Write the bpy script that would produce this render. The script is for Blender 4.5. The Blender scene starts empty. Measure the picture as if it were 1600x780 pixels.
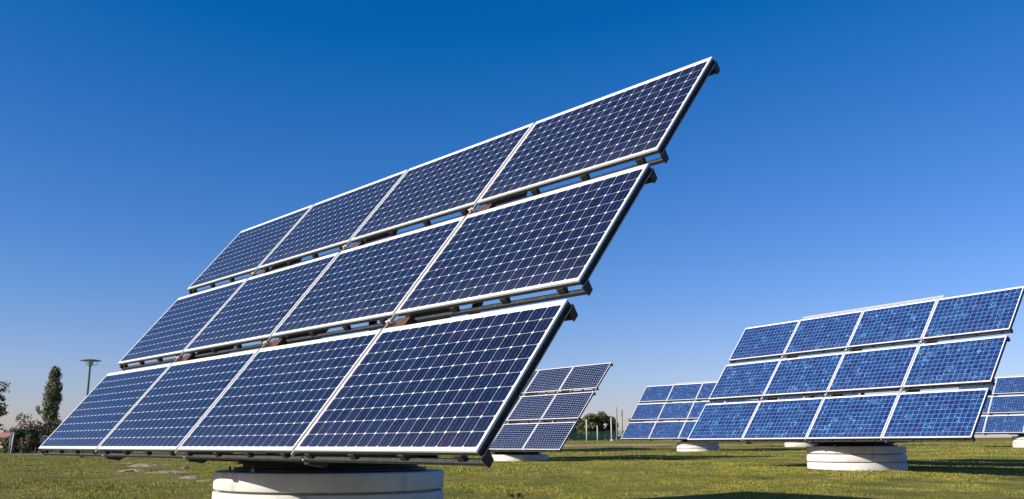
import bpy, bmesh, math, random
import numpy as np
from mathutils import Vector, Matrix

SC = bpy.context.scene
COL = SC.collection
random.seed(7)
PI = math.pi
LIFT = 0.87                       # height of the camera above the datum of the scene

# ------------------------------------------------------------------ camera
cam = bpy.data.cameras.new('camera')
cam.sensor_width = 36.0
cam.lens = 36.0 * 1438.65 / 1600.0
cam.clip_start = 0.05
cam.clip_end = 6000
cam_o = bpy.data.objects.new('camera', cam)
COL.objects.link(cam_o)
cam_o.location = (0, 0, LIFT)
cam_o.rotation_euler = (PI / 2 + 0.2098, 0, 0)
SC.camera = cam_o

# ------------------------------------------------------------------ sky, sun, exposure
SUN_EL = math.radians(24.0)
SUN_ROT = math.radians(248)       # clockwise from +Y
world = bpy.data.worlds.new('World')
SC.world = world
world.use_nodes = True
wn = world.node_tree.nodes
wl = world.node_tree.links
sky = wn.new('ShaderNodeTexSky')
sky.sky_type = 'NISHITA'
sky.sun_disc = False
sky.sun_elevation = SUN_EL
sky.sun_rotation = SUN_ROT
sky.altitude = 0
sky.air_density = 1.0
sky.dust_density = 0.4
sky.ozone_density = 2.6
hs = wn.new('ShaderNodeHueSaturation')
hs.inputs['Saturation'].default_value = 1.22
hs.inputs['Value'].default_value = 1.0
wl.new(sky.outputs[0], hs.inputs['Color'])
# the clear, deep blue of the photographed sky: stronger blue, less red and green overhead
vm = wn.new('ShaderNodeVectorMath')
vm.operation = 'MULTIPLY_ADD'
vm.inputs[1].default_value = (0.82, 0.72, 0.99)
vm.inputs[2].default_value = (-0.43, -0.185, 0.0)
wl.new(hs.outputs[0], vm.inputs[0])
vx = wn.new('ShaderNodeVectorMath')
vx.operation = 'MAXIMUM'
vx.inputs[1].default_value = (0.012, 0.05, 0.1)
wl.new(vm.outputs[0], vx.inputs[0])
wl.new(vx.outputs[0], wn['Background'].inputs[0])
wn['Background'].inputs[1].default_value = 0.101

sun = bpy.data.lights.new('sun', 'SUN')
sun.energy = 5.0
sun.angle = math.radians(0.53)
sun.color = (1.0, 0.94, 0.85)
sun_o = bpy.data.objects.new('sun', sun)
COL.objects.link(sun_o)
sd = Vector((math.sin(SUN_ROT) * math.cos(SUN_EL), math.cos(SUN_ROT) * math.cos(SUN_EL), math.sin(SUN_EL)))
sun_o.rotation_euler = sd.to_track_quat('Z', 'Y').to_euler()
sun_o.location = (-30, -20, 40)

SC.view_settings.view_transform = 'Standard'
SC.view_settings.look = 'None'
SC.view_settings.exposure = 0.5
SC.view_settings.gamma = 1.0
SC.view_settings.use_curve_mapping = False


# ------------------------------------------------------------------ helpers
def tag(o, label=None, cat=None, group=None, kind=None):
    if label: o['label'] = label
    if cat: o['category'] = cat
    if group: o['group'] = group
    if kind: o['kind'] = kind
    return o


def empty(name, loc, rz=0.0):
    o = bpy.data.objects.new(name, None)
    o.empty_display_size = 0.3
    COL.objects.link(o)
    o.location = loc
    o.rotation_euler = (0, 0, rz)
    return o


def link(name, me, parent=None, loc=(0, 0, 0), rot=(0, 0, 0)):
    o = bpy.data.objects.new(name, me)
    COL.objects.link(o)
    o.parent = parent
    o.location = loc
    o.rotation_euler = rot
    return o


class MB:
    """collects boxes, prisms, tubes and lathes for one mesh"""
    def __init__(self):
        self.v = []
        self.f = []
        self.smooth = []

    def add(self, vs, fs, smooth=False):
        b = len(self.v)
        self.v += [tuple(v) for v in vs]
        self.f += [tuple(b + i for i in f) for f in fs]
        self.smooth += [smooth] * len(fs)
        return self

    def box(self, x0, x1, y0, y1, z0, z1):
        vs = [(x0, y0, z0), (x1, y0, z0), (x1, y1, z0), (x0, y1, z0), (x0, y0, z1), (x1, y0, z1), (x1, y1, z1), (x0, y1, z1)]
        return self.add(vs, [(3, 2, 1, 0), (4, 5, 6, 7), (0, 1, 5, 4), (1, 2, 6, 5), (2, 3, 7, 6), (3, 0, 4, 7)])

    def prism_x(self, poly, x0, x1):
        """polygon in (y, z), extruded along x"""
        n = len(poly)
        vs = [(x0, p[0], p[1]) for p in poly] + [(x1, p[0], p[1]) for p in poly]
        fs = [tuple(range(n - 1, -1, -1)), tuple(range(n, 2 * n))]
        fs += [(i, (i + 1) % n, n + (i + 1) % n, n + i) for i in range(n)]
        return self.add(vs, fs)

    def lathe(self, prof, n=32, c=(0, 0, 0), smooth=True, cap=True):
        vs = []
        for r, z in prof:
            for i in range(n):
                a = 2 * PI * i / n
                vs.append((c[0] + r * math.cos(a), c[1] + r * math.sin(a), c[2] + z))
        fs = []
        for k in range(len(prof) - 1):
            for i in range(n):
                j = (i + 1) % n
                fs.append((k * n + i, k * n + j, (k + 1) * n + j, (k + 1) * n + i))
        self.add(vs, fs, smooth)
        if cap:
            b = len(self.v) - len(vs)
            self.f.append(tuple(b + i for i in range(n - 1, -1, -1)))
            self.f.append(tuple(b + (len(prof) - 1) * n + i for i in range(n)))
            self.smooth += [False, False]
        return self

    def tube(self, pts, rad, n=6):
        pts = [Vector(p) for p in pts]
        rings = []
        for i, p in enumerate(pts):
            d = (pts[min(i + 1, len(pts) - 1)] - pts[max(i - 1, 0)]).normalized()
            a = d.orthogonal().normalized()
            b = d.cross(a)
            r = rad[i] if isinstance(rad, (list, tuple)) else rad
            rings.append([p + (a * math.cos(2 * PI * k / n) + b * math.sin(2 * PI * k / n)) * r for k in range(n)])
        vs = [q for r in rings for q in r]
        fs = []
        for i in range(len(pts) - 1):
            for k in range(n):
                m = (k + 1) % n
                fs.append((i * n + k, i * n + m, (i + 1) * n + m, (i + 1) * n + k))
        fs.append(tuple(range(n - 1, -1, -1)))
        fs.append(tuple((len(pts) - 1) * n + k for k in range(n)))
        return self.add(vs, fs, True)

    def mesh(self, name, mat, bevel=0.0):
        me = bpy.data.meshes.new(name)
        me.from_pydata(self.v, [], self.f)
        me.polygons.foreach_set('use_smooth', self.smooth)
        if bevel:
            bm = bmesh.new()
            bm.from_mesh(me)
            bmesh.ops.bevel(bm, geom=list(bm.edges), offset=bevel, segments=1, affect='EDGES', clamp_overlap=True)
            bm.to_mesh(me)
            bm.free()
        me.materials.append(mat)
        me.update()
        return me

    def build(self, name, mat, parent=None, loc=(0, 0, 0), rot=(0, 0, 0), bevel=0.0):
        return link(name, self.mesh(name, mat, bevel), parent, loc, rot)


def sstep(a, b, x):
    t = np.clip((np.asarray(x, float) - a) / (b - a), 0, 1)
    return t * t * (3 - 2 * t)


def ground(x, y):
    """height of the lawn (world)"""
    x = np.asarray(x, float)
    y = np.asarray(y, float)
    yc = np.clip(y, -1, 110)
    xs = np.where(x > 0, 0.013 * np.minimum(x, 70), 0.003 * np.maximum(x, -80)) * sstep(0, 14, y)
    z = -0.87 + 0.007 * yc + xs
    q = np.clip(25.5 - y, 0, 26.5)            # the lawn falls away towards the photographer
    z -= 0.0228 * (np.sqrt(q * q + 2.0) - 1.414)
    z += 0.62 * sstep(62, 98, y) * (1 - sstep(13, 24, x)) * sstep(-34, -20, x)
    z += 0.30 * sstep(80, 120, y) * sstep(20, 30, x)
    z += 0.025 * np.sin(x * 0.9 + 1.3 * np.sin(y * 0.31)) * np.sin(y * 0.55 + 0.7) * sstep(8, 14, y)
    return z + LIFT


def gz(x, y):
    return float(ground(x, y))


F, TH = 1438.65, 0.2098


def pix(px, py, dist):
    """world point seen at photo pixel (px, py) at depth y = dist (used to survey positions)"""
    X = (px - 800) / F
    Y = -(py - 390) / F
    d = Vector((X, math.cos(TH) - Y * math.sin(TH), math.sin(TH) + Y * math.cos(TH)))
    d *= dist / d.y
    return Vector((d.x, d.y, d.z + LIFT))


# ------------------------------------------------------------------ node helpers
class NT:
    def __init__(self, name):
        self.m = bpy.data.materials.new(name)
        self.m.use_nodes = True
        self.n = self.m.node_tree.nodes
        self.l = self.m.node_tree.links
        self.bsdf = self.n['Principled BSDF']

    def node(self, t, **kw):
        nd = self.n.new(t)
        for k, v in kw.items():
            setattr(nd, k, v)
        return nd

    def put(self, sock, v):
        if hasattr(v, 'is_output'):
            self.l.new(v, sock)
        else:
            sock.default_value = v

    def math(self, op, a, b=0.0, c=None, clamp=False):
        nd = self.node('ShaderNodeMath', operation=op)
        nd.use_clamp = clamp
        self.put(nd.inputs[0], a)
        self.put(nd.inputs[1], b)
        if c is not None:
            self.put(nd.inputs[2], c)
        return nd.outputs[0]

    def mix(self, fac, a, b):
        nd = self.node('ShaderNodeMix', data_type='RGBA')
        self.put(nd.inputs[0], fac)
        self.put(nd.inputs[6], a if hasattr(a, 'is_output') or len(a) == 4 else (*a, 1))
        self.put(nd.inputs[7], b if hasattr(b, 'is_output') or len(b) == 4 else (*b, 1))
        return nd.outputs[2]

    def ramp(self, fac, stops):
        nd = self.node('ShaderNodeValToRGB')
        cr = nd.color_ramp
        while len(cr.elements) < len(stops):
            cr.elements.new(0.5)
        for e, (p, c) in zip(cr.elements, stops):
            e.position = p
            e.color = (*c, 1) if len(c) == 3 else c
        self.put(nd.inputs[0], fac)
        return nd.outputs[0]

    def noise(self, scale, detail=3, rough=0.55, vec=None, out=0):
        nd = self.node('ShaderNodeTexNoise')
        nd.inputs['Scale'].default_value = scale
        nd.inputs['Detail'].default_value = detail
        nd.inputs['Roughness'].default_value = rough
        if vec is not None:
            self.l.new(vec, nd.inputs['Vector'])
        return nd.outputs[out]

    def coord(self, kind='Object'):
        return self.node('ShaderNodeTexCoord').outputs[kind]

    def pos(self):
        return self.node('ShaderNodeNewGeometry').outputs['Position']

    def set(self, **kw):
        for k, v in kw.items():
            self.put(self.bsdf.inputs[k.replace('_', ' ')], v)
        return self

    def bump(self, h, strength=0.3, dist=0.02):
        nd = self.node('ShaderNodeBump')
        nd.inputs['Strength'].default_value = strength
        nd.inputs['Distance'].default_value = dist
        self.l.new(h, nd.inputs['Height'])
        self.l.new(nd.outputs[0], self.bsdf.inputs['Normal'])


def c4(c):
    return (*c, 1)


def simple(name, col, rough=0.6, metal=0.0, var=0.15, scale=6.0):
    t = NT(name)
    nz = t.noise(scale, 5, 0.6, t.coord())
    c = t.mix(nz, tuple(x * (1 - var) for x in col), tuple(min(1, x * (1 + var)) for x in col))
    t.set(Base_Color=c, Roughness=rough, Metallic=metal)
    return t.m


M = {}
# ---- metals
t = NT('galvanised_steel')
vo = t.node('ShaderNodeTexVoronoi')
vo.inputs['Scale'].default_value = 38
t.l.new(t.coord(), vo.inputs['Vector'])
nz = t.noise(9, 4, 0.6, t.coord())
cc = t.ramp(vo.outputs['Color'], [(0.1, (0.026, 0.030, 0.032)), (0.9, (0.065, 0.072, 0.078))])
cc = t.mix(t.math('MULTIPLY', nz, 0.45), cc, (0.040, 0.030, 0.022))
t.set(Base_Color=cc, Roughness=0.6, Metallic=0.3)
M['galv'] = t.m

t = NT('dark_steel')
nz = t.noise(7, 5, 0.65, t.coord())
cc = t.ramp(nz, [(0.35, (0.020, 0.018, 0.017)), (0.62, (0.042, 0.036, 0.030)), (0.8, (0.11, 0.055, 0.026))])
t.set(Base_Color=cc, Roughness=0.6, Metallic=0.25)
M['steel'] = t.m

t = NT('frame_aluminium')
nz = t.noise(14, 4, 0.6, t.coord())
cc = t.mix(nz, (0.66, 0.65, 0.62), (0.78, 0.77, 0.75))
t.set(Base_Color=cc, Roughness=0.42, Metallic=0.12)
M['alu'] = t.m
M['alu_dull'] = simple('dull_aluminium', (0.50, 0.49, 0.46), 0.45, 0.25, 0.12, 9)
M['bar'] = simple('divider_bar_metal', (0.62, 0.52, 0.40), 0.5, 0.05, 0.18, 12)
M['sheet'] = simple('pale_sheet_metal', (0.38, 0.38, 0.36), 0.5, 0.1, 0.08, 5)
M['bolt'] = simple('zinc_bolt', (0.55, 0.55, 0.54), 0.35, 0.5, 0.1, 20)
M['rust'] = simple('rusty_steel', (0.075, 0.036, 0.015), 0.85, 0.0, 0.6, 14)
M['back'] = simple('panel_backing', (0.30, 0.30, 0.31), 0.6, 0.0, 0.1, 5)


# ---- solar cells: object coordinates of the panel, x along the row, y up the slope (metres)
def cell_material(name, kind, nu, nv, x0, x1, y0, y1):
    t = NT(name)
    sep = t.node('ShaderNodeSeparateXYZ')
    t.l.new(t.coord(), sep.inputs[0])
    u = t.math('MULTIPLY', t.math('SUBTRACT', sep.outputs[0], x0), nu / (x1 - x0))
    v = t.math('MULTIPLY', t.math('SUBTRACT', sep.outputs[1], y0), nv / (y1 - y0))
    iu, iv = t.math('FLOOR', u), t.math('FLOOR', v)
    fu = t.math('ABSOLUTE', t.math('SUBTRACT', t.math('SUBTRACT', u, iu), 0.5))
    fv = t.math('ABSOLUTE', t.math('SUBTRACT', t.math('SUBTRACT', v, iv), 0.5))
    inside = t.math('MULTIPLY', t.math('MULTIPLY', t.math('GREATER_THAN', u, 0.0), t.math('LESS_THAN', u, float(nu))),
                    t.math('MULTIPLY', t.math('GREATER_THAN', v, 0.0), t.math('LESS_THAN', v, float(nv))))
    oi = t.node('ShaderNodeObjectInfo').outputs['Random']
    cmb = t.node('ShaderNodeCombineXYZ')
    t.l.new(iu, cmb.inputs[0]); t.l.new(iv, cmb.inputs[1])
    t.l.new(t.math('MULTIPLY', oi, 97.0), cmb.inputs[2])
    wn_ = t.node('ShaderNodeTexWhiteNoise', noise_dimensions='3D')
    t.l.new(cmb.outputs[0], wn_.inputs['Vector'])
    rnd = wn_.outputs['Value']
    off = t.node('ShaderNodeVectorMath', operation='ADD')
    cmb2 = t.node('ShaderNodeCombineXYZ')
    t.l.new(t.math('MULTIPLY', oi, 53.0), cmb2.inputs[2])
    t.l.new(t.coord(), off.inputs[0]); t.l.new(cmb2.outputs[0], off.inputs[1])
    V = off.outputs[0]
    if kind == 'mono':
        gap, cham = 0.012, 0.090
        cell = t.ramp(rnd, [(0.0, (0.004, 0.007, 0.020)), (0.45, (0.005, 0.010, 0.030)), (0.8, (0.006, 0.011, 0.036)), (0.94, (0.008, 0.011, 0.032)), (1.0, (0.012, 0.010, 0.027))])
    elif kind == 'dots':
        gap, cham = 0.002, 0.19
        cell = t.ramp(rnd, [(0.0, (0.002, 0.005, 0.022)), (1.0, (0.003, 0.009, 0.034))])
    else:
        gap, cham = 0.024, 0.0
        cell = t.ramp(rnd, [(0.0, (0.002, 0.014, 0.075)), (0.3, (0.002, 0.022, 0.100)), (0.6, (0.003, 0.032, 0.125)), (0.88, (0.003, 0.046, 0.140)), (0.95, (0.004, 0.036, 0.125)), (1.0, (0.011, 0.014, 0.085))])
    line = t.math('MULTIPLY', t.math('MAXIMUM', t.math('GREATER_THAN', fu, 0.5 - gap), t.math('GREATER_THAN', fv, 0.5 - gap)), 0.62)
    if cham:
        dia = t.math('GREATER_THAN', t.math('ADD', fu, fv), 1.0 - cham - gap)
        line = t.math('MAXIMUM', line, dia)
    if kind == 'mono':
        # two busbars per cell, running up the slope; soldering leaves them broken
        bb = t.math('LESS_THAN', t.math('ABSOLUTE', t.math('SUBTRACT', fu, 0.20)), 0.010)
        dash = t.math('GREATER_THAN', t.noise(70, 1, 0.5, V), 0.42)
        bb = t.math('MULTIPLY', bb, dash)
        cell = t.mix(t.math('MULTIPLY', bb, 0.30), cell, (0.30, 0.34, 0.46))
        rough, coat = 0.17, 0.0
    elif kind == 'poly':
        vo = t.node('ShaderNodeTexVoronoi')
        vo.inputs['Scale'].default_value = 52
        t.l.new(V, vo.inputs['Vector'])
        sepc = t.node('ShaderNodeSeparateColor')
        t.l.new(vo.outputs['Color'], sepc.inputs[0])
        cell = t.mix(t.math('MULTIPLY', t.math('POWER', sepc.outputs[0], 3.0), 0.2), cell, (0.008, 0.080, 0.24))
        cell = t.mix(t.math('MULTIPLY', t.math('POWER', sepc.outputs[1], 3.0), 0.2), cell, (0.002, 0.010, 0.05))
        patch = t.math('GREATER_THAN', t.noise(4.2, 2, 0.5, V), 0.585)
        flare = t.math('GREATER_THAN', sepc.outputs[2], 0.87)  # shine of single crystals, painted into the cell colour as pale spots
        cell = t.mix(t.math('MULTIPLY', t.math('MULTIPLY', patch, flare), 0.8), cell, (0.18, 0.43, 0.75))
        bb = t.math('LESS_THAN', t.math('ABSOLUTE', t.math('SUBTRACT', fu, 0.22)), 0.010)
        cell = t.mix(t.math('MULTIPLY', bb, 0.25), cell, (0.25, 0.27, 0.42))
        rough, coat = 0.2, 0.0
    else:
        rough, coat = 0.2, 0.0
    white = (0.74, 0.75, 0.77) if kind == 'mono' else (0.55, 0.62, 0.78) if kind == 'dots' else (0.38, 0.46, 0.70)
    col = t.mix(line, cell, white)
    col = t.mix(inside, (0.78, 0.78, 0.77), col)
    # a film of dust, a little thicker along the bottom edge of the glass
    dn = t.noise(2.3, 4, 0.6, V)
    low = t.math('MULTIPLY', t.math('POWER', t.math('SUBTRACT', 1.0, t.math('MULTIPLY', v, 1.0 / nv), clamp=True), 8.0), 0.10)
    dust = t.math('ADD', t.math('MULTIPLY', dn, 0.008), t.math('MULTIPLY', low, 0.5))
    col = t.mix(dust, col, (0.32, 0.29, 0.25))
    t.set(Base_Color=col, Roughness=t.math('ADD', rough, t.math('MULTIPLY', dn, 0.10)))
    t.bsdf.inputs['IOR'].default_value = 1.48
    return t.m


# array dimensions, metres (surveyed from the photograph)
AW = 9.033          # width of a row
RH = 1.304          # height of a panel
RP = 1.490          # pitch of the rows
PP = 2.2683         # pitch of the panels
PW = 2.2280         # width of a panel
M['mono'] = cell_material('monocrystalline_cells', 'mono', 16, 10, 0.025, PW - 0.025, 0.034, RH - 0.047)
M['dots'] = cell_material('octagonal_cells', 'dots', 21, 13, 0.03, PW - 0.03, 0.03, RH - 0.03)
M['poly'] = cell_material('polycrystalline_cells', 'poly', 16, 10, 0.025, PW - 0.025, 0.03, RH - 0.045)

# ---- concrete
t = NT('cast_concrete')
oc = t.coord()
nz = t.noise(3.0, 6, 0.65, oc)
cc = t.ramp(nz, [(0.25, (0.50, 0.47, 0.41)), (0.5, (0.61, 0.585, 0.53)), (0.75, (0.68, 0.66, 0.61))])
mp = t.node('ShaderNodeMapping')
mp.inputs['Scale'].default_value = (9, 9, 0.8)
t.l.new(oc, mp.inputs['Vector'])
streak = t.noise(1.0, 4, 0.6, mp.outputs[0])
sm = t.ramp(streak, [(0.56, (0, 0, 0)), (0.74, (1, 1, 1))])
cc = t.mix(t.math('MULTIPLY', sm, 0.55), cc, (0.20, 0.18, 0.15))
pit = t.noise(55, 3, 0.6, oc)
cc = t.mix(t.math('MULTIPLY', t.ramp(pit, [(0.62, (0, 0, 0)), (0.7, (1, 1, 1))]), 0.3), cc, (0.3, 0.28, 0.25))
t.set(Base_Color=cc, Roughness=0.85)
t.bump(t.math('ADD', nz, t.math('MULTIPLY', pit, 0.4)), 0.35, 0.01)
M['concrete'] = t.m

# ---- ground
t = NT('lawn_soil')
P = t.pos()
big = t.noise(0.16, 4, 0.6, P)
mid = t.noise(0.9, 5, 0.65, P)
fine = t.noise(9.0, 6, 0.72, P)
tiny = t.noise(38.0, 3, 0.7, P)
g = t.ramp(fine, [(0.25, (0.090, 0.088, 0.012)), (0.5, (0.172, 0.164, 0.024)), (0.75, (0.25, 0.22, 0.038))])
straw = t.ramp(tiny, [(0.3, (0.20, 0.145, 0.042)), (0.7, (0.34, 0.26, 0.095))])
m1 = t.ramp(mid, [(0.45, (0, 0, 0)), (0.68, (1, 1, 1))])
m2 = t.ramp(big, [(0.40, (0.15, 0.15, 0.15)), (0.62, (1, 1, 1))])
gc = t.mix(t.math('MULTIPLY', t.math('MULTIPLY', m1, m2), 0.75), g, straw)
dk = t.ramp(t.noise(0.62, 5, 0.7, P), [(0.54, (0, 0, 0)), (0.66, (1, 1, 1))])
gc = t.mix(t.math('MULTIPLY', dk, 0.7), gc, (0.075, 0.055, 0.022))
lu = t.ramp(t.noise(0.38, 4, 0.65, P), [(0.52, (0, 0, 0)), (0.66, (1, 1, 1))])
gc = t.mix(t.math('MULTIPLY', lu, 0.5), gc, (0.055, 0.085, 0.012))
t.set(Base_Color=gc, Roughness=0.95)
t.bsdf.inputs['Specular IOR Level'].default_value = 0.15
t.bump(t.math('ADD', fine, t.math('MULTIPLY', tiny, 0.5)), 0.8, 0.06)
M['lawn'] = t.m

t = NT('grass_blade')
geo = t.node('ShaderNodeNewGeometry')
rnd = geo.outputs['Random Per Island']
P = geo.outputs['Position']
gcol = t.ramp(rnd, [(0.0, (0.112, 0.136, 0.010)), (0.35, (0.205, 0.228, 0.020)), (0.65, (0.305, 0.280, 0.036)), (0.86, (0.38, 0.315, 0.06)), (1.0, (0.50, 0.42, 0.16))])
dry = t.ramp(rnd, [(0.0, (0.19, 0.140, 0.030)), (0.5, (0.35, 0.262, 0.068)), (1.0, (0.50, 0.39, 0.16))])
big = t.noise(0.16, 4, 0.6, P)
mid = t.noise(0.9, 5, 0.65, P)
m = t.math('MULTIPLY', t.ramp(mid, [(0.42, (0, 0, 0)), (0.64, (1, 1, 1))]), t.ramp(big, [(0.40, (0.2, 0.2, 0.2)), (0.60, (1, 1, 1))]))
lush = t.ramp(t.noise(0.38, 4, 0.65, P), [(0.52, (0, 0, 0)), (0.66, (1, 1, 1))])
brown = t.ramp(t.noise(0.62, 5, 0.7, P), [(0.54, (0, 0, 0)), (0.66, (1, 1, 1))])
gcol = t.mix(t.math('MULTIPLY', lush, 0.75), gcol, (0.100, 0.165, 0.009))
dry = t.mix(t.math('MULTIPLY', brown, 0.7), dry, (0.115, 0.080, 0.036))
gcol = t.mix(t.math('MULTIPLY', brown, 0.5), gcol, (0.120, 0.095, 0.026))
t.set(Base_Color=t.mix(t.math('MULTIPLY', m, 0.85), gcol, dry), Roughness=0.7)
t.bsdf.inputs['Specular IOR Level'].default_value = 0.2
M['grass'] = t.m

t = NT('bare_sandy_earth')
P = t.pos()
nz = t.noise(6, 6, 0.7, P)
cc = t.ramp(nz, [(0.36, (0.14, 0.100, 0.048)), (0.5, (0.33, 0.240, 0.135)), (0.66, (0.48, 0.365, 0.23))])
t.set(Base_Color=cc, Roughness=0.95)
t.bump(nz, 0.7, 0.04)
M['earth'] = t.m

t = NT('dark_earth_and_shade')
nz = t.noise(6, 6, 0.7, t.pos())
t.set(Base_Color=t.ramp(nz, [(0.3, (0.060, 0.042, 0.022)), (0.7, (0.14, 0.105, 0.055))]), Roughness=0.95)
M['earth_dark_shade'] = t.m  # dark brown soil; also stands in for the shadow in a hollow

t = NT('asphalt')
nz = t.noise(12, 5, 0.7, t.pos())
t.set(Base_Color=t.ramp(nz, [(0.3, (0.13, 0.13, 0.135)), (0.7, (0.21, 0.21, 0.215))]), Roughness=0.85)
M['asphalt'] = t.m


def leaf_mat(name, dark, mid, light, trans=0.25):
    t = NT(name)
    geo = t.node('ShaderNodeNewGeometry')
    rnd = geo.outputs['Random Per Island']
    cl = t.noise(0.9, 2, 0.5, geo.outputs['Position'])
    f = t.math('ADD', t.math('MULTIPLY', rnd, 0.6), t.math('MULTIPLY', cl, 0.45))
    t.set(Base_Color=t.ramp(f, [(0.15, dark), (0.5, mid), (0.85, light)]), Roughness=0.65)
    t.bsdf.inputs['Specular IOR Level'].default_value = 0.25
    return t.m


M['leaf_poplar'] = leaf_mat('poplar_leaves', (0.055, 0.070, 0.030), (0.13, 0.145, 0.062), (0.25, 0.25, 0.125))
M['leaf_red'] = leaf_mat('reddish_leaves', (0.045, 0.026, 0.020), (0.105, 0.060, 0.036), (0.150, 0.115, 0.060))
M['leaf_olive'] = leaf_mat('olive_leaves', (0.050, 0.056, 0.018), (0.100, 0.104, 0.034), (0.17, 0.16, 0.06))
M['leaf_dark'] = leaf_mat('dark_green_leaves', (0.015, 0.030, 0.018), (0.030, 0.052, 0.028), (0.060, 0.085, 0.040))
M['leaf_grey'] = leaf_mat('grey_green_leaves', (0.070, 0.085, 0.065), (0.110, 0.125, 0.095), (0.16, 0.17, 0.13))
M['leaf_yellow'] = leaf_mat('yellow_green_leaves', (0.050, 0.060, 0.014), (0.110, 0.115, 0.030), (0.20, 0.18, 0.06))
M['bark'] = simple('bark', (0.11, 0.085, 0.06), 0.9, 0, 0.35, 12)
M['teal'] = simple('teal_paint', (0.055, 0.13, 0.125), 0.4, 0.1, 0.1, 8)
M['lamp_grey'] = simple('lamp_grey_paint', (0.20, 0.21, 0.20), 0.45, 0.2, 0.1, 8)
M['lamp_glass'] = simple('lamp_diffuser', (0.62, 0.62, 0.60), 0.25, 0.0, 0.05, 8)
M['white'] = simple('weathered_white_paint', (0.50, 0.49, 0.46), 0.6, 0.0, 0.12, 6)
M['pole_grey'] = simple('weathered_pole', (0.27, 0.25, 0.23), 0.8, 0.0, 0.2, 6)
M['sign_back'] = simple('sign_back_grey', (0.24, 0.25, 0.26), 0.55, 0.2, 0.1, 9)
M['sign_dark'] = simple('dark_sign_panel', (0.08, 0.085, 0.10), 0.5, 0.0, 0.15, 9)
M['fence'] = simple('green_fence_wire', (0.020, 0.085, 0.065), 0.5, 0.1, 0.15, 9)
M['tile'] = simple('terracotta_tiles', (0.42, 0.185, 0.125), 0.8, 0.0, 0.2, 4)
M['plaster'] = simple('pink_plaster', (0.60, 0.43, 0.35), 0.85, 0.0, 0.08, 3)
M['pane'] = simple('window_glass', (0.04, 0.05, 0.06), 0.1, 0.0, 0.1, 3)

# ------------------------------------------------------------------ the ground: one sheet out to the horizon
xs = np.concatenate([-np.geomspace(1500, 46, 14), np.arange(-44, 45, 1.0), np.geomspace(46, 1500, 14)])
ys = np.concatenate([-np.geomspace(600, 6, 8), np.arange(-4, 10, 2.0), np.arange(10, 112, 1.0), np.geomspace(114, 3000, 22)])
gx, gy = np.meshgrid(xs, ys)
gzv = ground(gx, gy)
vs = np.stack([gx, gy, gzv], -1).reshape(-1, 3)
nx, ny = len(xs), len(ys)
idx = np.arange(nx * ny).reshape(ny, nx)
fs = np.stack([idx[:-1, :-1], idx[:-1, 1:], idx[1:, 1:], idx[1:, :-1]], -1).reshape(-1, 4)
me = bpy.data.meshes.new('ground')
me.from_pydata(vs.tolist(), [], fs.tolist())
me.polygons.foreach_set('use_smooth', [True] * len(fs))
me.materials.append(M['lawn'])
tag(link('ground', me), 'short patchy lawn under the solar arrays, green and straw coloured', 'ground', kind='structure')


def ground_sheet(name, outline, mat, lift, label, cat, sub=1.0):
    """a sheet that follows the lawn: outline is a list of (x, y)"""
    bm = bmesh.new()
    vs_ = [bm.verts.new((x, y, 0)) for x, y in outline]
    bm.faces.new(vs_)
    bmesh.ops.triangulate(bm, faces=bm.faces[:])
    for _ in range(7):
        ed = [e for e in bm.edges if e.calc_length() > sub]
        if not ed:
            break
        bmesh.ops.subdivide_edges(bm, edges=ed, cuts=1)
        bmesh.ops.triangulate(bm, faces=[f for f in bm.faces if len(f.verts) > 3])
    bmesh.ops.recalc_face_normals(bm, faces=bm.faces[:])
    for v in bm.verts:
        v.co.z = gz(v.co.x, v.co.y) + lift
    me = bpy.data.meshes.new(name)
    bm.to_mesh(me)
    bm.free()
    me.materials.append(mat)
    return tag(link(name, me), label, cat, kind='structure')


def blob(cx, cy, rx, ry, rz, n=26, seed=0):
    rr = random.Random(seed)
    out = []
    ph = [rr.uniform(0, 6.3) for _ in range(4)]
    for i in range(n):
        a = 2 * PI * i / n
        k = 1 + 0.20 * math.sin(2 * a + ph[0]) + 0.16 * math.sin(3 * a + ph[1]) + 0.12 * math.sin(5 * a + ph[2]) + 0.1 * math.sin(9 * a + ph[3])
        x, y = rx * k * math.cos(a), ry * k * math.sin(a)
        out.append((cx + x * math.cos(rz) - y * math.sin(rz), cy + x * math.sin(rz) + y * math.cos(rz)))
    return out


def hit(px, py):
    """where the ray through a photo pixel meets the lawn"""
    lo, hi = 8.0, 160.0
    for d in np.arange(9, 160, 0.25):
        p = pix(px, py, d)
        if p.z <= gz(p.x, p.y):
            return p
    return pix(px, py, 100)


DIRT = []


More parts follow.
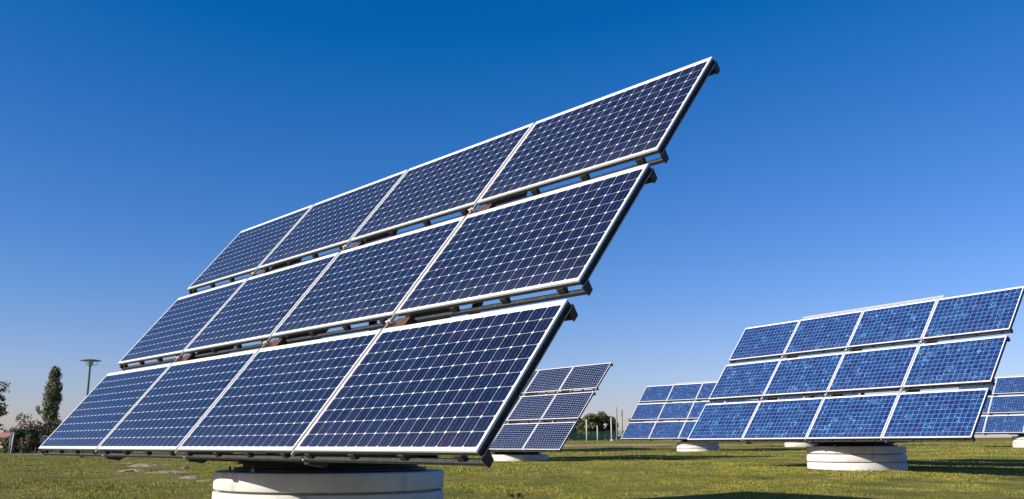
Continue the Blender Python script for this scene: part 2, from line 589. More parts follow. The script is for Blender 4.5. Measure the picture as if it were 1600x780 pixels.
def earth_mound(px, py, wpx, hpx, seed, mat):
    """a low bank of bare earth with a ragged rim, no higher than a hand"""
    p = hit(px, py)
    rr_ = random.Random(seed)
    rx = wpx / F * p.y * 0.5
    h = hpx / F * p.y * 0.62
    ry = max(0.5, rx * 0.8)
    rim = blob(0, 0, rx, ry, 0, 48, seed)
    ph = [rr_.uniform(0, 6.3) for _ in range(6)]
    vs_, fs_ = [(p.x, p.y, gz(p.x, p.y) + h)], []
    K = 9
    for k in range(1, K + 1):
        q = k / K
        for (x, y) in rim:
            X, Y = p.x + x * q, p.y + y * q
            b = 0.75 + 0.14 * math.sin(4 * x * q / rx + ph[0] + 2 * math.sin(5 * y * q / ry + ph[1])) + 0.10 * math.sin(7 * x * q / rx + ph[2]) * math.sin(6 * y * q / ry + ph[3])
            vs_.append((X, Y, gz(X, Y) + h * (1 - q ** 3) * b - 0.015 * q ** 4))
    n = len(rim)
    fs_ += [(0, 1 + i, 1 + (i + 1) % n) for i in range(n)]
    for k in range(K - 1):
        fs_ += [(1 + k * n + i, 1 + (k + 1) * n + i, 1 + (k + 1) * n + (i + 1) % n, 1 + k * n + (i + 1) % n) for i in range(n)]
    me = bpy.data.meshes.new('dirt_patch')
    me.from_pydata(vs_, [], fs_)
    me.polygons.foreach_set('use_smooth', [True] * len(fs_))
    me.materials.append(mat)
    tag(link('dirt_patch', me), 'low bank of bare earth in the lawn left of the front concrete base', 'earth', kind='structure')
    DIRT.append((p.x, p.y - 0.3 * ry, rx * 0.85, ry * 1.1))


for i, (px, py, wpx, hpx, m) in enumerate([(226, 729, 52, 7, 'earth'), (206, 737, 34, 6, 'earth'), (262, 739, 60, 4.5, 'earth'), (275, 743, 40, 3, 'earth_dark_shade'), (297, 747, 36, 4, 'earth'),  # first dark mound: a hollow's shadow painted as dark soil
                                           (320, 753, 26, 2.5, 'earth'), (250, 728, 30, 3, 'earth'), (180, 733, 44, 3, 'earth_dark_shade'), (287, 732, 14, 4, 'earth'), (195, 725, 24, 3, 'earth')]):
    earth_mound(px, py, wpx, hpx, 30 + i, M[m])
PATH = [(-30, 77), (-18, 76.3), (-8, 76.6), (0, 75.8), (6, 76), (14, 75.4), (20, 74.6), (27, 75), (27, 78.2), (20, 78.4), (13, 79.4), (6, 80.4), (0, 80), (-8, 80.4), (-18, 80), (-30, 80.6)]
ground_sheet('path', PATH, M['earth'], 0.008, 'pale dirt track crossing the field in front of the wire fence', 'path', 2.0)
ROAD = [(-31.5, 58.2), (-30, 57.2), (-21, 56.6), (-21, 59.8), (-30, 60.4), (-31.3, 59.6)]
ground_sheet('road', ROAD, M['asphalt'], 0.008, 'grey asphalt road at the left edge of the lawn', 'road', 2.0)


# ------------------------------------------------------------------ concrete bases and solar arrays
def rounded_ring(r, z0, z1, b):
    return [(r - b, z0), (r - b * 0.3, z0 + b * 0.3), (r, z0 + b), (r, z1 - b), (r - b * 0.3, z1 - b * 0.3), (r - b, z1)]


def concrete_base(x, y, ztop, label, rings=3, r=1.29, h=0.182):
    z0 = gz(x, y)
    e = empty('concrete_base', (x, y, z0))
    tag(e, label, 'concrete base', 'round concrete bases of the solar arrays')
    top = ztop - z0
    g = 0.020
    for k in range(rings):
        z1 = top - k * (h + g)
        zz = z1 - h if k < rings - 1 else min(z1 - h, -0.35)
        mb = MB()
        mb.lathe(rounded_ring(r + (0.003 if k % 2 else 0), zz, z1, 0.016), 96)
        mb.build('concrete_ring', M['concrete'], e, rot=(0, 0, 0.7 * k))
    if rings > 1:
        mb = MB()
        mb.lathe([(r - 0.09, min(-0.3, top - 0.6)), (r - 0.09, top - 0.05)], 64)
        mb.build('core', M['concrete'], e)
    return e


# shared meshes, in the plane of the array: x along the row, y up the slope, z out of the glass
TRAY = 0.045


def mesh_laminate(mat):
    mb = MB()
    mb.box(0.0125, PW - 0.0125, 0.0125, RH - 0.0125, -0.040, -0.003)
    return mb.mesh('solar_panel', mat)


def mesh_frame(w):
    mb = MB()
    a, b = -0.016, 0.0
    mb.box(0, PW, 0, w, a, b)
    mb.box(0, PW, RH - w, RH, a, b)
    mb.box(0, w, w, RH - w, a, b)
    mb.box(PW - w, PW, w, RH - w, a, b)
    return mb.mesh('panel_frame', M['alu'])


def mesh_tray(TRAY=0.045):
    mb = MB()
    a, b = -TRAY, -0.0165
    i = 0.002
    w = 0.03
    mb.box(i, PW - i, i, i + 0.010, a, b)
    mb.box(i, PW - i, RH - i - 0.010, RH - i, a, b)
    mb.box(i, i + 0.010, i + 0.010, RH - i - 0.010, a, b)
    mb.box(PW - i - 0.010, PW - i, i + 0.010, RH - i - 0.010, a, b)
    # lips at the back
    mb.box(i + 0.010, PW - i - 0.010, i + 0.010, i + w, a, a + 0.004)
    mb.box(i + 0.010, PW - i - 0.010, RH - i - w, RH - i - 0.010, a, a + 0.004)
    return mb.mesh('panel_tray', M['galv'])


LAM = {k: mesh_laminate(M[k]) for k in ('mono', 'dots', 'poly')}
FRAME = {'mono': mesh_frame(0.022), 'dots': mesh_frame(0.028), 'poly': mesh_frame(0.020)}
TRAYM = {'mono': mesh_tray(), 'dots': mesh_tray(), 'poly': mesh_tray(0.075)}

TOPV = 2 * RP + RH
BARM = MB().box(-0.010, 0.000, -0.035, TOPV + 0.025, -0.034, -0.010).mesh('divider_bar', M['bar'])
BARW = MB().box(-0.012, 0.008, -0.04, TOPV + 0.02, -0.034, -0.006).mesh('divider_bar', M['alu_dull'])
SHOEM = MB().prism_x([(-0.075, -0.05), (0.075, -0.05), (0.10, -0.16), (-0.10, -0.16)], -0.04, 0.15).mesh('shoe', M['rust'])
RIBM = MB().prism_x([(-0.030, -0.139), (0.045, -0.275), (0.30, -0.35), (1.2, -0.44), (3.2, -0.44), (TOPV - 0.25, -0.22), (TOPV - 0.02, -0.16), (TOPV - 0.02, -0.137)], -0.035, 0.035).mesh('rib', M['steel'])
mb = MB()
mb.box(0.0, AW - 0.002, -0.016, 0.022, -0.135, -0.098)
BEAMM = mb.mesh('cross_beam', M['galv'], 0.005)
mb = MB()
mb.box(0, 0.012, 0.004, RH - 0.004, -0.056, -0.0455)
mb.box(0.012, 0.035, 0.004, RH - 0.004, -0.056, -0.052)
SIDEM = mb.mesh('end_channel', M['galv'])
mb = MB()
mb.prism_x([(-0.010, -0.0455), (0.05, -0.0455), (0.020, -0.0975), (-0.012, -0.0975)], -0.035, 0.035)
SPACERM = mb.mesh('spacer', M['steel'])
mb = MB()
mb.prism_x([(-0.020, -0.0565), (0.070, -0.0565), (0.040, -0.142), (-0.020, -0.142)], 0.0, 0.010)
ENDM = mb.mesh('end_plate', M['steel'])
mb = MB()
mb.box(-0.04, 0.04, -0.008, 0.008, -0.02, 0.004)
mb.box(-0.010, 0.010, -0.02, 0.02, -0.012, 0.006)
CLAMPM = mb.mesh('clamp', M['bar'])
mb = MB()
mb.lathe([(0.009, -0.02), (0.009, 0.008), (0.005, 0.012)], 8)
BOLTM = mb.mesh('bolt', M['bolt'])
mb = MB()
mb.box(0, 2 * PP + 0.10, 0, 0.085, -0.008, 0.0)
mb.box(0, 2 * PP + 0.10, 0.081, 0.085, -0.03, -0.008)
STRIPM = mb.mesh('top_strip', M['sheet'])


def solar_array(bl, psi, tau, k, kind, label, base_label, rings=3, ring_r=1.29, gap=0.205, strip=False, detail=True):
    """bl: lower left corner of the glass; psi: heading of the rows; tau: slope"""
    bl = Vector((bl[0], bl[1], bl[2] + LIFT))
    U = Vector((math.cos(psi), math.sin(psi), 0))
    H = Vector((-math.sin(psi), math.cos(psi), 0))
    c = bl + U * (AW / 2) + H * k
    ztop = bl.z - gap
    concrete_base(c.x, c.y, ztop, base_label, rings, ring_r)
    root = empty('solar_array', (c.x, c.y, ztop), psi)
    tag(root, label, 'solar array', 'tilted solar arrays standing in the field')
    R = Matrix.Rotation(tau, 3, 'X')
    org = Vector((-AW / 2, -k, gap))

    def at(u, v, n=0.0):
        return org + R @ Vector((u, v, n))

    def put(name, me, u=0.0, v=0.0, n=0.0, parent=root, spin=0.0):
        o = link(name, me, parent, at(u, v, n), (tau, 0, spin))
        return o
    for r in range(3):
        for q in range(4):
            p = put('solar_panel', LAM[kind], q * PP, r * RP)
            link('panel_frame', FRAME[kind], p)
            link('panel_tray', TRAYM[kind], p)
        for v in (r * RP + 0.004, r * RP + RH - 0.06):
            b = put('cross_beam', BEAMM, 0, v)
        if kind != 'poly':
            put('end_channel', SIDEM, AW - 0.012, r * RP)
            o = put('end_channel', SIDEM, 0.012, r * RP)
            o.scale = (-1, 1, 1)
        if detail:
            for q in range(4):
                for s in (0.06, 0.34, 0.62, 0.90):
                    put('spacer', SPACERM, q * PP + s * PW, r * RP + 0.004)
            for v in (r * RP + 0.004, r * RP + RH - 0.06):
                put('end_plate', ENDM, AW - 0.0015, v)
                put('end_plate', ENDM, -0.0105, v)
    for q in (1, 2, 3):
        u = q * PP - (PP - PW) / 2
        put('divider_bar', BARM if kind == 'mono' else BARW, u, 0)
        put('rib', RIBM, u + 0.05, 0)
        if detail:
            for v in (RH + (RP - RH) / 2, RP + RH + (RP - RH) / 2):
                put('clamp', CLAMPM, u, v)
                if kind == 'mono':
                    put('shoe', SHOEM, u + 0.06, v)
            put('bolt', BOLTM, u + 0.055, -0.02, -0.10)
            put('bolt', BOLTM, u + 0.03, TOPV + 0.004, -0.03)
    if strip:
        put('top_strip', STRIPM, PP - 0.02, TOPV + 0.075, -0.05)
    # turntable on the concrete, base frame and rear struts
    mb = MB()
    mb.lathe([(1.02, 0.0), (1.02, 0.035), (0.93, 0.035), (0.93, 0.075), (0.98, 0.075), (0.98, 0.095)], 64)
    mb.build('turntable', M['steel'], root)
    fr = MB()
    y0 = -0.86
    for yy in (y0, 0.55):
        fr.box(-1.16, 1.16, yy - 0.05, yy + 0.05, 0.097, 0.109)
        fr.box(-1.16, 1.16, yy - 0.008, yy + 0.008, 0.109, 0.165)
        fr.box(-1.16, 1.16, yy - 0.05, yy + 0.05, 0.165, 0.177)
    for xx in (-0.9, 0.9):
        fr.box(xx - 0.05, xx + 0.05, y0 + 0.05, 0.50, 0.10, 0.175)
    fr.build('base_frame', M['steel'], root)
    for q in (1, 2, 3):
        u = q * PP - (PP - PW) / 2 + 0.05
        top = at(u, 2.9, -0.42)
        x = top.x
        st = MB()
        st.tube([(max(-0.95, min(0.95, x)), 0.55, 0.17), (x, top.y, top.z)], 0.05, 8)
        st.build('strut', M['steel'], root)
        lo = at(u, 0.5, -0.36)
        st = MB()
        st.tube([(max(-0.9, min(0.9, x)), y0 + 0.1, 0.17), (x, max(lo.y, y0 + 0.15), max(lo.z, 0.2))], 0.045, 8)
        st.build('strut', M['steel'], root)
    if detail:
        for a in (-2.05, -1.35):
            b = MB()
            b.lathe([(0.018, 0), (0.018, 0.02), (0.009, 0.05)], 8, (1.06 * math.cos(a), 1.06 * math.sin(a), 0))
            b.build('anchor_bolt', M['bolt'], root)
    return root


ARR = []


def arr(*a, **k):
    ARR.append(solar_array(*a, **k))


arr((-6.267, 12.4597, -0.0345), -0.8372, 0.9031, 1.73, 'mono',
    'largest and nearest solar array, dark navy cells with white diamond corners, in front',
    'largest round concrete base, cut off by the bottom of the photo under the nearest array', ring_r=1.215, gap=0.228, rings=5)
arr((5.1357, 27.5674, 0.172), -1.0484, 0.9331, 1.80, 'poly',
    'whole bright blue polycrystalline array at right, with a pale strip along its top edge',
    'whole grooved round concrete base in the lawn under the big bright blue array', strip=True, gap=0.19, ring_r=1.225)
arr((-3.7038, 41.7937, -0.1445), -0.9243, 0.8906, 1.50, 'dots',
    'dark blue array with dense rows of white dots, half hidden behind the nearest array',
    'low plain concrete base without grooves under the white dotted array', rings=1, gap=0.22, ring_r=1.29)
arr((6.8215, 58.9721, 0.4189), -0.8473, 0.906, 1.86, 'poly',
    'small blue array showing its left columns, behind the left end of the bright blue array',
    'small concrete base right of the white poles, lit on its left side', strip=True, ring_r=1.25)
A5 = Vector((29.3, 53.8, 0.735)) - Vector((math.cos(-0.89), math.sin(-0.89), 0)) * AW / 2
arr(tuple(A5), -0.89, 0.906, 1.75, 'poly',
    'small blue array cut off by the right edge of the photo',
    'small white concrete base cut off by the right edge of the photo', strip=True)
A6 = Vector((20.6, 70.0, 0.62)) - Vector((math.cos(-0.87), math.sin(-0.87), 0)) * AW / 2
arr(tuple(A6), -0.87, 0.906, 1.75, 'poly',
    'blue array hidden behind the big bright blue array, glimpsed only through its gaps',
    'far concrete base peeping out below the big blue array, left of its own base', detail=False, strip=True)
arr((-2.52, 66.8, 0.30), -0.85, 0.906, 1.75, 'dots',
    'far array whose white right edge peeps out beside the white dotted array',
    'far concrete base hidden behind the white dotted array', rings=1, detail=False)


# ------------------------------------------------------------------ foliage
def leaves(name, centres, radii, n, size, mat, parent, seed=0, flat=0.0):
    """leaf-sized faces spread through ellipsoid clumps; more of them near each clump's shell"""
    rg = np.random.default_rng(seed)
    C_ = np.array(centres, float)
    Rr = np.array(radii, float)
    if Rr.ndim == 1:
        Rr = np.repeat(Rr[:, None], 3, 1)
    w = Rr.prod(1) ** (2 / 3)
    k = rg.choice(len(C_), n, p=w / w.sum())
    d = rg.normal(size=(n, 3))
    d /= np.linalg.norm(d, axis=1, keepdims=True)
    r = rg.uniform(0.25, 1.0, n) ** 0.6
    r *= rg.uniform(0.85, 1.18, n)
    p = C_[k] + d * r[:, None] * Rr[k]
    a = rg.normal(size=(n, 3)); a /= np.linalg.norm(a, axis=1, keepdims=True)
    b = np.cross(a, d + 0.7 * rg.normal(size=(n, 3))); b /= np.linalg.norm(b, axis=1, keepdims=True)
    s = size * rg.uniform(0.6, 1.4, (n, 1))
    q = np.stack([p - a * s * 0.5, p + b * s * 0.32, p + a * s * 0.5, p - b * s * 0.32], 1).reshape(-1, 3)
    me = bpy.data.meshes.new(name)
    me.vertices.add(4 * n)
    me.vertices.foreach_set('co', q.astype(np.float32).ravel())
    me.loops.add(4 * n)
    me.loops.foreach_set('vertex_index', np.arange(4 * n, dtype=np.int32))
    me.polygons.add(n)
    me.polygons.foreach_set('loop_start', np.arange(0, 4 * n, 4, dtype=np.int32))
    me.polygons.foreach_set('loop_total', np.full(n, 4, np.int32))
    me.update(calc_edges=True)
    me.materials.append(mat)
    return link(name, me, parent)


def trunk(parent, h, r, limbs, seed=0):
    rr = random.Random(seed)
    mb = MB()
    mb.tube([(0, 0, -0.2), (0.03, 0, h * 0.3), (-0.04, 0.03, h * 0.65), (0.02, 0, h)], [r * 1.25, r, r * 0.7, r * 0.25], 8)
    for (z, tx, ty, tz) in limbs:
        mb.tube([(0, 0, z), (tx * 0.5, ty * 0.5, z + (tz - z) * 0.4), (tx, ty, tz)], [r * 0.45, r * 0.3, r * 0.1], 6)
    return mb.build('trunk', M['bark'], parent)


def clumps(n, box, rmin, rmax, seed, shape=None):
    rr = random.Random(seed)
    c, r = [], []
    while len(c) < n:
        x, y, z = (rr.uniform(*b) for b in box)
        if shape and not shape(x, y, z):
            continue
        c.append((x, y, z))
        s = rr.uniform(rmin, rmax)
        r.append((s * rr.uniform(0.9, 1.3), s * rr.uniform(0.9, 1.3), s * rr.uniform(0.7, 1.0)))
    return c, r


def base_at(px, d):
    p = pix(px, 700, d)
    return Vector((p.x, d, gz(p.x, d)))


# tall columnar tree at the left
def poplar():
    d = 72.0
    b = base_at(73, d)
    e = tag(empty('columnar_tree', b), 'tall narrow tree standing above the bushes at far left', 'tree')
    top = pix(72, 572, d).z - b.z
    limbs = [(top * 0.3, 0.5, 0.1, top * 0.55), (top * 0.35, -0.5, 0.1, top * 0.6), (top * 0.5, 0.3, -0.3, top * 0.8), (top * 0.3, -1.05, 0.0, top * 0.50)]
    trunk(e, top * 0.93, 0.12, limbs, 1)
    rr = random.Random(11)
    c, r = [], []
    for i in range(170):
        tz = rr.uniform(0.06, 0.96)
        wid = (0.86 - 0.45 * tz * tz) * (0.92 + 0.08 * math.sin(tz * 23))
        a = rr.uniform(0, 2 * PI)
        q = rr.uniform(0.1, 0.80) * wid * rr.uniform(0.75, 1.12)
        lean = 0.10 - 0.25 * max(0, tz - 0.75)
        c.append((lean + q * math.cos(a), q * math.sin(a), top * tz))
        s = rr.uniform(0.16, 0.32)
        r.append((s, s, s * 1.6))
    c += [(-1.02, 0, top * 0.50), (-0.86, 0.1, top * 0.46)]
    r += [(0.2, 0.2, 0.3), (0.22, 0.2, 0.2)]
    leaves('crown', c, r, 17000, 0.12, M['leaf_poplar'], e, 6)


poplar()


def bush(px, py_top, d, width, mat, label, seed, name='bush', n=2600, leaf=0.15, group='bushes and trees at the edge of the field', z_in=None):
    b = base_at(px, d)
    e = tag(empty(name, b), label, 'bush' if name == 'bush' else 'tree', group)
    h = pix(px, py_top, d).z - b.z
    w = width / 2
    hw = h
    c, r = clumps(max(10, int(18 * min(2.2, width / 3))), ((-w * 0.8, w * 0.8), (-w * 0.5, w * 0.5), (h * 0.12, h * 0.86)), 0.13 * h, 0.25 * h, seed,
                  lambda x, y, z: (x / w) ** 2 + (y / (w * 0.8)) ** 2 + ((z - h * 0.42) / (h * 0.55)) ** 2 < 1.0)
    rr = random.Random(seed)
    limbs = [(h * 0.1, rr.uniform(-0.6, 0.6) * w, rr.uniform(-0.3, 0.3) * w, h * rr.uniform(0.5, 0.8)) for _ in range(5)]
    trunk(e, h * 0.7, 0.05 + 0.012 * h, limbs, seed)
    leaves('crown', c, r, n, leaf, mat, e, seed)
    return e


bush(44, 640, 70, 1.9, M['leaf_olive'], 'rounded olive green bush at left foot of the tall narrow tree', 21, n=2400, leaf=0.14)
bush(80, 655, 69.0, 2.6, M['leaf_red'], 'reddish brown bush beneath the tall narrow tree', 22, n=3200, leaf=0.13)
bush(56, 662, 67.0, 2.8, M['leaf_red'], 'low dark reddish bush beside the round sign', 27, n=3000, leaf=0.12)
bush(36, 669, 66.0, 1.9, M['leaf_dark'], 'low dark green bush between the sign post and the reddish bushes', 23, n=2600, leaf=0.12)
bush(6, 684, 67.0, 2.2, M['leaf_olive'], 'low olive scrub below the red tiled roof', 24, n=2200, leaf=0.11)
bush(24, 668, 135, 4.6, M['leaf_grey'], 'distant pale grey green tree beyond the red tiled roof', 25, 'tree', 2400, 0.3)
bush(45, 676, 140, 6.0, M['leaf_grey'], 'distant low grey green tree right of the pale one', 26, 'tree', 2400, 0.3)


def edge_tree():
    d = 56.0
    b = base_at(-26, d)
    e = tag(empty('broadleaf_tree', b), 'yellow green tree leaning in at the left edge, only its leaf tips in view', 'tree')
    h = pix(-26, 590, d).z - b.z
    w = 1.45
    limbs = [(h * 0.35, 1.15, 0, h * 0.62), (h * 0.4, -1.0, 0.2, h * 0.7), (h * 0.45, 0.2, 0.9, h * 0.8), (h * 0.3, 0.3, -0.9, h * 0.6), (h * 0.25, 1.1, 0.1, h * 0.36)]
    trunk(e, h * 0.85, 0.11, limbs, 4)
    c, r = clumps(26, ((-w, w * 0.15), (-w, w), (h * 0.42, h * 0.9)), 0.28, 0.5, 31)
    for (px, py, s) in [(-2, 620, 0.28), (3, 624, 0.22), (1, 634, 0.30), (5, 645, 0.22), (0, 648, 0.24), (1, 664, 0.10), (-1, 671, 0.12)]:
        p = pix(px, py, d)
        c.append((p.x - b.x, 0.1, p.z - b.z))
        r.append((s, s, s * 0.6))
    leaves('crown', c, r, 3600, 0.15, M['leaf_yellow'], e, 32)


edge_tree()


# right: the large round tree behind the fence, hedge and a few trees along the boundary
def round_tree(px, d, py_top, wid, mat, label, seed, n=9000, leaf=0.26):
    b = base_at(px, d)
    e = tag(empty('broadleaf_tree', b), label, 'tree', 'trees beyond the wire fence')
    h = pix(px, py_top, d).z - b.z
    w = wid / 2
    limbs = [(h * 0.2, 0.55 * w, 0.1, h * 0.6), (h * 0.2, -0.6 * w, 0.2, h * 0.55), (h * 0.3, 0.1, 0.6 * w, h * 0.7), (h * 0.25, -0.2, -0.6 * w, h * 0.6)]
    trunk(e, h * 0.8, 0.05 * h, limbs, seed)
    c, r = clumps(44, ((-w, w), (-w * 0.8, w * 0.8), (0.1 * h, h * 0.9)), 0.12 * h, 0.22 * h, seed,
                  lambda x, y, z: (x / w) ** 2 + (y / w) ** 2 + ((z - 0.42 * h) / (0.55 * h)) ** 2 < 0.92)
    leaves('crown', c, r, n, leaf, mat, e, seed)


round_tree(934, 102, 643, 4.1, M['leaf_olive'], 'broad round olive tree behind the white poles', 41, 15000, 0.22)
round_tree(908, 106, 654, 2.6, M['leaf_olive'], 'smaller olive tree at left of the broad round one, partly behind the dotted array', 45, 4500, 0.24)
round_tree(1002, 104, 652, 3.2, M['leaf_olive'], 'green tree mostly hidden behind the left end of the small blue array', 42, 5000, 0.24)
round_tree(1120, 120, 655, 6.5, M['leaf_dark'], 'dark tree hidden behind the blue arrays at right', 43, 5000, 0.3)


def hedge():
    b = base_at(866, 98.0)
    e = tag(empty('hedge', b), 'dark green hedge behind the right edge of the dotted array', 'hedge')
    c, r = [], []
    rr = random.Random(5)
    for i in range(60):
        x = rr.uniform(-6.2, 2.1)
        c.append((x, rr.uniform(-0.6, 0.6), rr.uniform(0.2, 1.45 if x < 1.4 else 0.9)))
        s = rr.uniform(0.35, 0.55)
        r.append((s, s, s))
    mb = MB()
    for i in range(9):
        mb.tube([(-6 + i, 0, -0.2), (-6 + i, 0.1, 1.2)], [0.05, 0.02], 6)
    mb.build('stems', M['bark'], e)
    leaves('foliage', c, r, 9000, 0.2, M['leaf_dark'], e, 8)


hedge()
for i, (px, d, top, w, lab) in enumerate([(978, 110, 680, 5.2, 'low brownish scrub beyond the fence right of the tall grey pole'), (948, 99, 677, 3.4, 'dark scrub behind the fence under the broad round tree'), (920, 99, 678, 3.6, 'low dark scrub behind the fence left of the tallest white pole')]):
    bush(px, top, d, w, M['leaf_red'] if i == 0 else M['leaf_dark'], lab, 60 + i, n=2200, leaf=0.18)


# ------------------------------------------------------------------ poles, fence, lamp, signs, house
def pole(px, py_top, d, w, mat, label, cat='pole', group='upright poles along the fence', foot=False, cap=None):
    b = base_at(px, d)
    e = tag(empty('pole', b), label, cat, group)
    h = pix(px, py_top, d).z - b.z
    mb = MB()
    mb.lathe([(w * 0.5, -0.2), (w * 0.5, h * 0.6), (w * 0.42, h - 0.03), (w * 0.3, h)], 12)
    mb.build('shaft', mat, e)
    if foot:
        f = MB()
        f.box(-0.13, 0.13, -0.13, 0.13, -0.2, 0.16)
        f.build('foot', M['white'], e, bevel=0.02)
    if cap == 'bracket':
        f = MB()
        f.box(-0.10, 0.10, -0.07, 0.07, h - 0.55, h - 0.12)
        f.build('junction_box', M['pole_grey'], e, bevel=0.02)
        f = MB()
        f.lathe([(0.09, 0), (0.10, 0.1), (0.03, 0.2)], 10, (0, 0, h - 0.02))
        f.build('insulator', M['pole_grey'], e)
    return e


pole(917, 655, 90, 0.13, M['white'], 'white pole left of the shortest white pole, in front of the round tree')
pole(934, 665, 91, 0.12, M['white'], 'shortest white pole, between two taller white ones')
pole(956, 652, 90, 0.13, M['white'], 'white pole on a white foot at right of the round tree', foot=True)
pole(964.5, 636, 93, 0.15, M['pole_grey'], 'tallest bare grey pole right of the white poles')
pole(973, 642, 100, 0.14, M['pole_grey'], 'thin grey pole with a box at its top, rightmost of the poles', cap='bracket')


def wire_fence():
    x0, x1, y = -6.0, 16.0, 94.0
    b = Vector((x0, y, gz(x0, y)))
    e = tag(empty('wire_fence', b), 'green wire mesh fence along the far side of the field', 'fence')
    step = 2.2
    n = int((x1 - x0) / step)
    for i in range(n + 1):
        x = i * step
        z = gz(x0 + x, y) - b.z
        MB().box(x - 0.025, x + 0.025, -0.025, 0.025, z - 0.2, z + 0.98).build('post', M['fence'], e)
        if i < n:
            mb = MB()
            for k in range(int(step / 0.075)):
                xx = x + 0.04 + k * 0.075
                mb.box(xx - 0.011, xx + 0.011, -0.004, 0.004, z + 0.03, z + 0.92)
            for k in range(7):
                zz = z + 0.05 + k * 0.142
                mb.box(x + 0.026, x + step - 0.026, -0.012, -0.005, zz - 0.010, zz + 0.010)
            mb.build('mesh_panel', M['fence'], e)


wire_fence()


def street_lamp():
    d = 48.0
    b = base_at(134.2, d)
    top = pix(141, 570, d)
    b.x = top.x
    b.z = gz(b.x, d)
    e = tag(empty('street_lamp', b), 'street lamp with a flat disc top on a teal pole, rising behind the nearest array', 'street lamp')
    h = top.z - b.z
    mb = MB()
    mb.lathe([(0.09, -0.2), (0.09, 0.6), (0.07, 0.7), (0.055, h * 0.6), (0.048, h - 0.12), (0.08, h - 0.04)], 16)
    mb.build('pole', M['teal'], e)
    mb = MB()
    mb.lathe([(0.05, h - 0.04), (0.20, h - 0.02), (0.22, h + 0.0), (0.18, h + 0.02), (0.10, h + 0.05)], 24)
    mb.build('collar', M['lamp_glass'], e)
    mb = MB()
    mb.lathe([(0.11, h + 0.05), (0.14, h + 0.09), (0.16, h + 0.15), (0.20, h + 0.18)], 24)
    mb.build('lamp_glass', M['lamp_glass'], e)
    mb = MB()
    mb.lathe([(0.20, h + 0.18), (0.50, h + 0.195), (0.535, h + 0.21), (0.50, h + 0.225), (0.30, h + 0.265), (0.10, h + 0.285), (0.03, h + 0.30)], 32)
    mb.build('disc', M['lamp_grey'], e)
    mb = MB()
    for a in (0.3, 0.3 + 2 * PI / 3, 0.3 + 4 * PI / 3):
        mb.tube([(0.36 * math.cos(a), 0.36 * math.sin(a), h - 0.005), (0.34 * math.cos(a), 0.34 * math.sin(a), h + 0.19)], 0.010, 6)
        mb.tube([(0.1 * math.cos(a), 0.1 * math.sin(a), h - 0.02), (0.37 * math.cos(a), 0.37 * math.sin(a), h - 0.005)], 0.012, 6)
    mb.build('bracket', M['lamp_grey'], e)


street_lamp()


def round_sign():
    d = 56.0
    b = base_at(67.5, d)
    cz = pix(67.5, 687, d).z - b.z
    e = tag(empty('road_sign', b), 'back of a round grey road sign on a short post by the bushes', 'sign')
    mb = MB()
    mb.lathe([(0.255, -0.010), (0.265, 0.0), (0.255, 0.010)], 32)
    mb.build('plate', M['sign_back'], e, (0, 0.05, cz), (PI / 2, 0, 0))
    MB().lathe([(0.033, -0.2), (0.033, cz + 0.23)], 12).build('post', M['white'], e)
    mb = MB()
    for dz in (-0.12, 0.12):
        mb.box(-0.06, 0.06, 0.028, 0.042, cz + dz - 0.015, cz + dz + 0.015)
    mb.build('bracket', M['sign_back'], e)


round_sign()


def panel_sign():
    d = 55.0
    b = base_at(16.5, d)
    h = pix(17, 677, d).z - b.z
    e = tag(empty('road_sign', b), 'narrow dark sign seen edge on beside a leaning white post at far left', 'sign')
    mb = MB()
    mb.tube([(0.04, 0, -0.2), (0.07, 0, h * 0.5), (0.11, 0, h)], 0.035, 10)
    mb.build('post', M['white'], e)
    MB().box(-0.075, 0.06, 0.04, 0.07, h * 0.45, h).build('plate', M['sign_dark'], e, bevel=0.005)
    mb = MB()
    mb.tube([(-0.105, 0.05, -0.2), (-0.095, 0.05, h * 0.98)], 0.022, 8)
    mb.build('post', M['sign_back'], e)


panel_sign()


def house():
    d = 112.0
    p = pix(10.5, 690, d)
    b = Vector((p.x - 4.2, d + 3, gz(p.x, d)))
    e = tag(empty('house', b), 'low pink house with a terracotta roof at the left edge', 'house')
    ridge = pix(5, 676, d + 3).z - b.z
    eave = pix(5, 683.5, d).z - b.z
    mb = MB()
    mb.box(-4, 4, -3, 3, -0.3, eave)
    mb.build('wall', M['plaster'], e)
    mb = MB()
    mb.prism_x([(-3.3, eave), (3.3, eave), (0, ridge)], -4.25, 4.25)
    rf = mb.build('roof', M['tile'], e)
    MB().box(1.2, 1.7, 0.6, 1.1, ridge - 0.5, ridge + 0.35).build('chimney', M['plaster'], rf)
    for x in (-2.6, -0.2, 2.3):
        w = MB().box(x - 0.4, x + 0.4, -3.02, -3.004, eave - 0.62, eave - 0.12).build('window', M['pane'], e)
        f = MB()
        f.box(x - 0.46, x + 0.46, -3.05, -3.022, eave - 0.70, eave - 0.63)
        f.build('sill', M['white'], w)


house()

# ------------------------------------------------------------------ grass: short blades, dense near the camera
def in_dirt(x, y):
    m = np.zeros(len(x), bool)
    for (cx, cy, rx, ry) in DIRT:
        m |= (((x - cx) / rx) ** 2 + ((y - cy) / ry) ** 2 < 1) & (np.sin(x * 91.7 + y * 57.3) < -0.1)
    m |= (y > 75.6) & (y < 80.3) & (x > -30) & (x < 27)
    m |= (y > 57) & (y < 61.0) & (x < -21) & (x > -31)
    return m


def vnoise(x, y, s, seed):
    rg = np.random.default_rng(seed)
    T = rg.random((256, 256))
    X, Y = x / s + 500, y / s + 500
    ix, iy = np.floor(X).astype(int), np.floor(Y).astype(int)
    fx, fy = X - ix, Y - iy
    fx, fy = fx * fx * (3 - 2 * fx), fy * fy * (3 - 2 * fy)
    g = lambda a, b: T[a % 256, b % 256]
    return (g(ix, iy) * (1 - fx) + g(ix + 1, iy) * fx) * (1 - fy) + (g(ix, iy + 1) * (1 - fx) + g(ix + 1, iy + 1) * fx) * fy


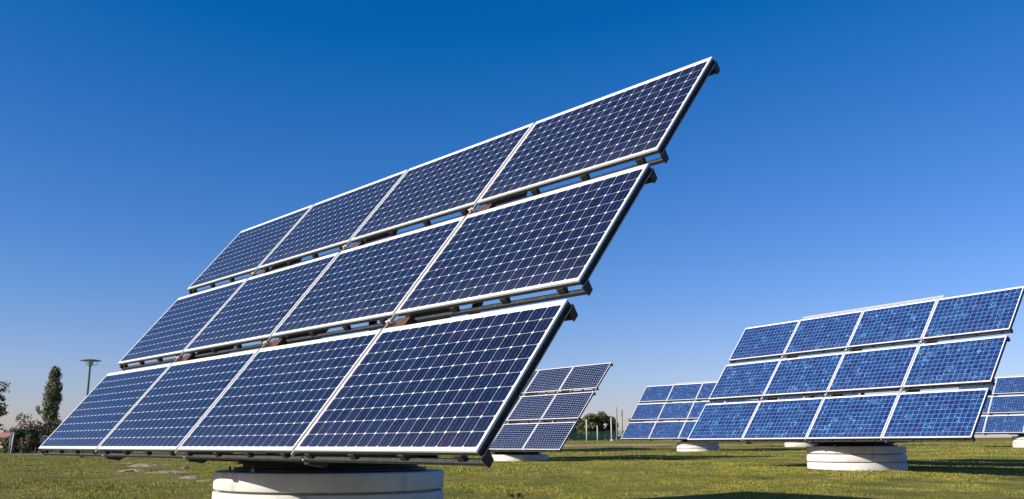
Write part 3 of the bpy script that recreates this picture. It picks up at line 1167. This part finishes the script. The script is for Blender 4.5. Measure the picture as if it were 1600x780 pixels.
def grass():
    rg = np.random.default_rng(3)
    X, Y, S = [], [], []
    for (y0, y1, n, s) in [(13.0, 18, 130000, 1.0), (18, 25, 190000, 1.2), (25, 36, 160000, 1.6), (36, 56, 110000, 2.3), (56, 92, 90000, 3.2)]:
        y = np.sqrt(rg.uniform(y0 ** 2, y1 ** 2, n))
        x = y * rg.uniform(-0.66, 0.66, n)
        X.append(x); Y.append(y); S.append(np.full(n, s))
    x, y, s = np.concatenate(X), np.concatenate(Y), np.concatenate(S)
    den = 0.55 * vnoise(x, y, 0.55, 1) + 0.45 * vnoise(x, y, 2.3, 2)
    clump = vnoise(x, y, 0.28, 5)
    den = np.clip(den * 0.75 + 0.5 * (clump - 0.35), 0.02, 1)
    keep = (rg.random(len(x)) < np.clip(0.40 + 1.7 * (den - 0.2), 0.15, 1)) & ~in_dirt(x, y)
    for a in bpy.data.objects:
        if a.name.startswith('concrete_base'):
            keep &= (x - a.location.x) ** 2 + (y - a.location.y) ** 2 > 1.31 ** 2
    x, y, s, den = x[keep], y[keep], s[keep], den[keep]
    n = len(x)
    h = (0.014 + 0.036 * den ** 1.5 * rg.uniform(0.4, 1.5, n)) * (0.75 + 0.25 * s)
    tall = rg.random(n) < 0.006
    h[tall] *= 2.0
    tus = vnoise(x, y, 1.1, 9) * 0.6 + vnoise(x, y, 3.7, 10) * 0.4
    h *= 1 + 1.0 * sstep(0.60, 0.74, tus)
    h *= 1 - 0.5 * sstep(0.42, 0.28, tus)
    w = 0.0050 * s * rg.uniform(0.7, 1.4, n)
    a = rg.uniform(0, 2 * PI, n)
    ca, sa = np.cos(a), np.sin(a)
    lean = rg.normal(0, 0.5, (n, 2)) * h[:, None]
    z = ground(x, y) - 0.006
    P = np.zeros((n, 3, 3), np.float32)
    P[:, 0] = np.stack([x - ca * w, y - sa * w, z], -1)
    P[:, 1] = np.stack([x + ca * w, y + sa * w, z], -1)
    P[:, 2] = np.stack([x + lean[:, 0], y + lean[:, 1], z + h], -1)
    me = bpy.data.meshes.new('grass')
    me.vertices.add(3 * n)
    me.vertices.foreach_set('co', P.ravel())
    me.loops.add(3 * n)
    me.loops.foreach_set('vertex_index', np.arange(3 * n, dtype=np.int32))
    me.polygons.add(n)
    me.polygons.foreach_set('loop_start', np.arange(0, 3 * n, 3, dtype=np.int32))
    me.polygons.foreach_set('loop_total', np.full(n, 3, np.int32))
    me.update(calc_edges=True)
    me.materials.append(M['grass'])
    tag(link('grass', me), 'short grass blades covering the lawn, green with dry straw coloured patches', 'grass', kind='stuff')


grass()


# a couple of dark weeds that stand up from the lawn in the foreground
def weed(px, py, seed, lab):
    p = hit(px, py)
    e = tag(empty('weed', (p.x, p.y, gz(p.x, p.y))), lab, 'weed')
    rr = random.Random(seed)
    c, r = [], []
    mb = MB()
    for i in range(7):
        x, y, z = rr.uniform(-0.12, 0.12), rr.uniform(-0.08, 0.08), rr.uniform(0.05, 0.10)
        mb.tube([(x * 0.2, y * 0.2, -0.02), (x * 0.7, y * 0.7, z * 0.6), (x, y, z)], [0.005, 0.004, 0.002], 5)
        c.append((x, y, z)); r.append((0.035, 0.035, 0.03))
    mb.build('stem', M['bark'], e)
    leaves('foliage', c, r, 160, 0.035, M['leaf_dark'], e, seed)


weed(806, 782, 1, 'small dark weed standing in the foreground lawn at the bottom edge')
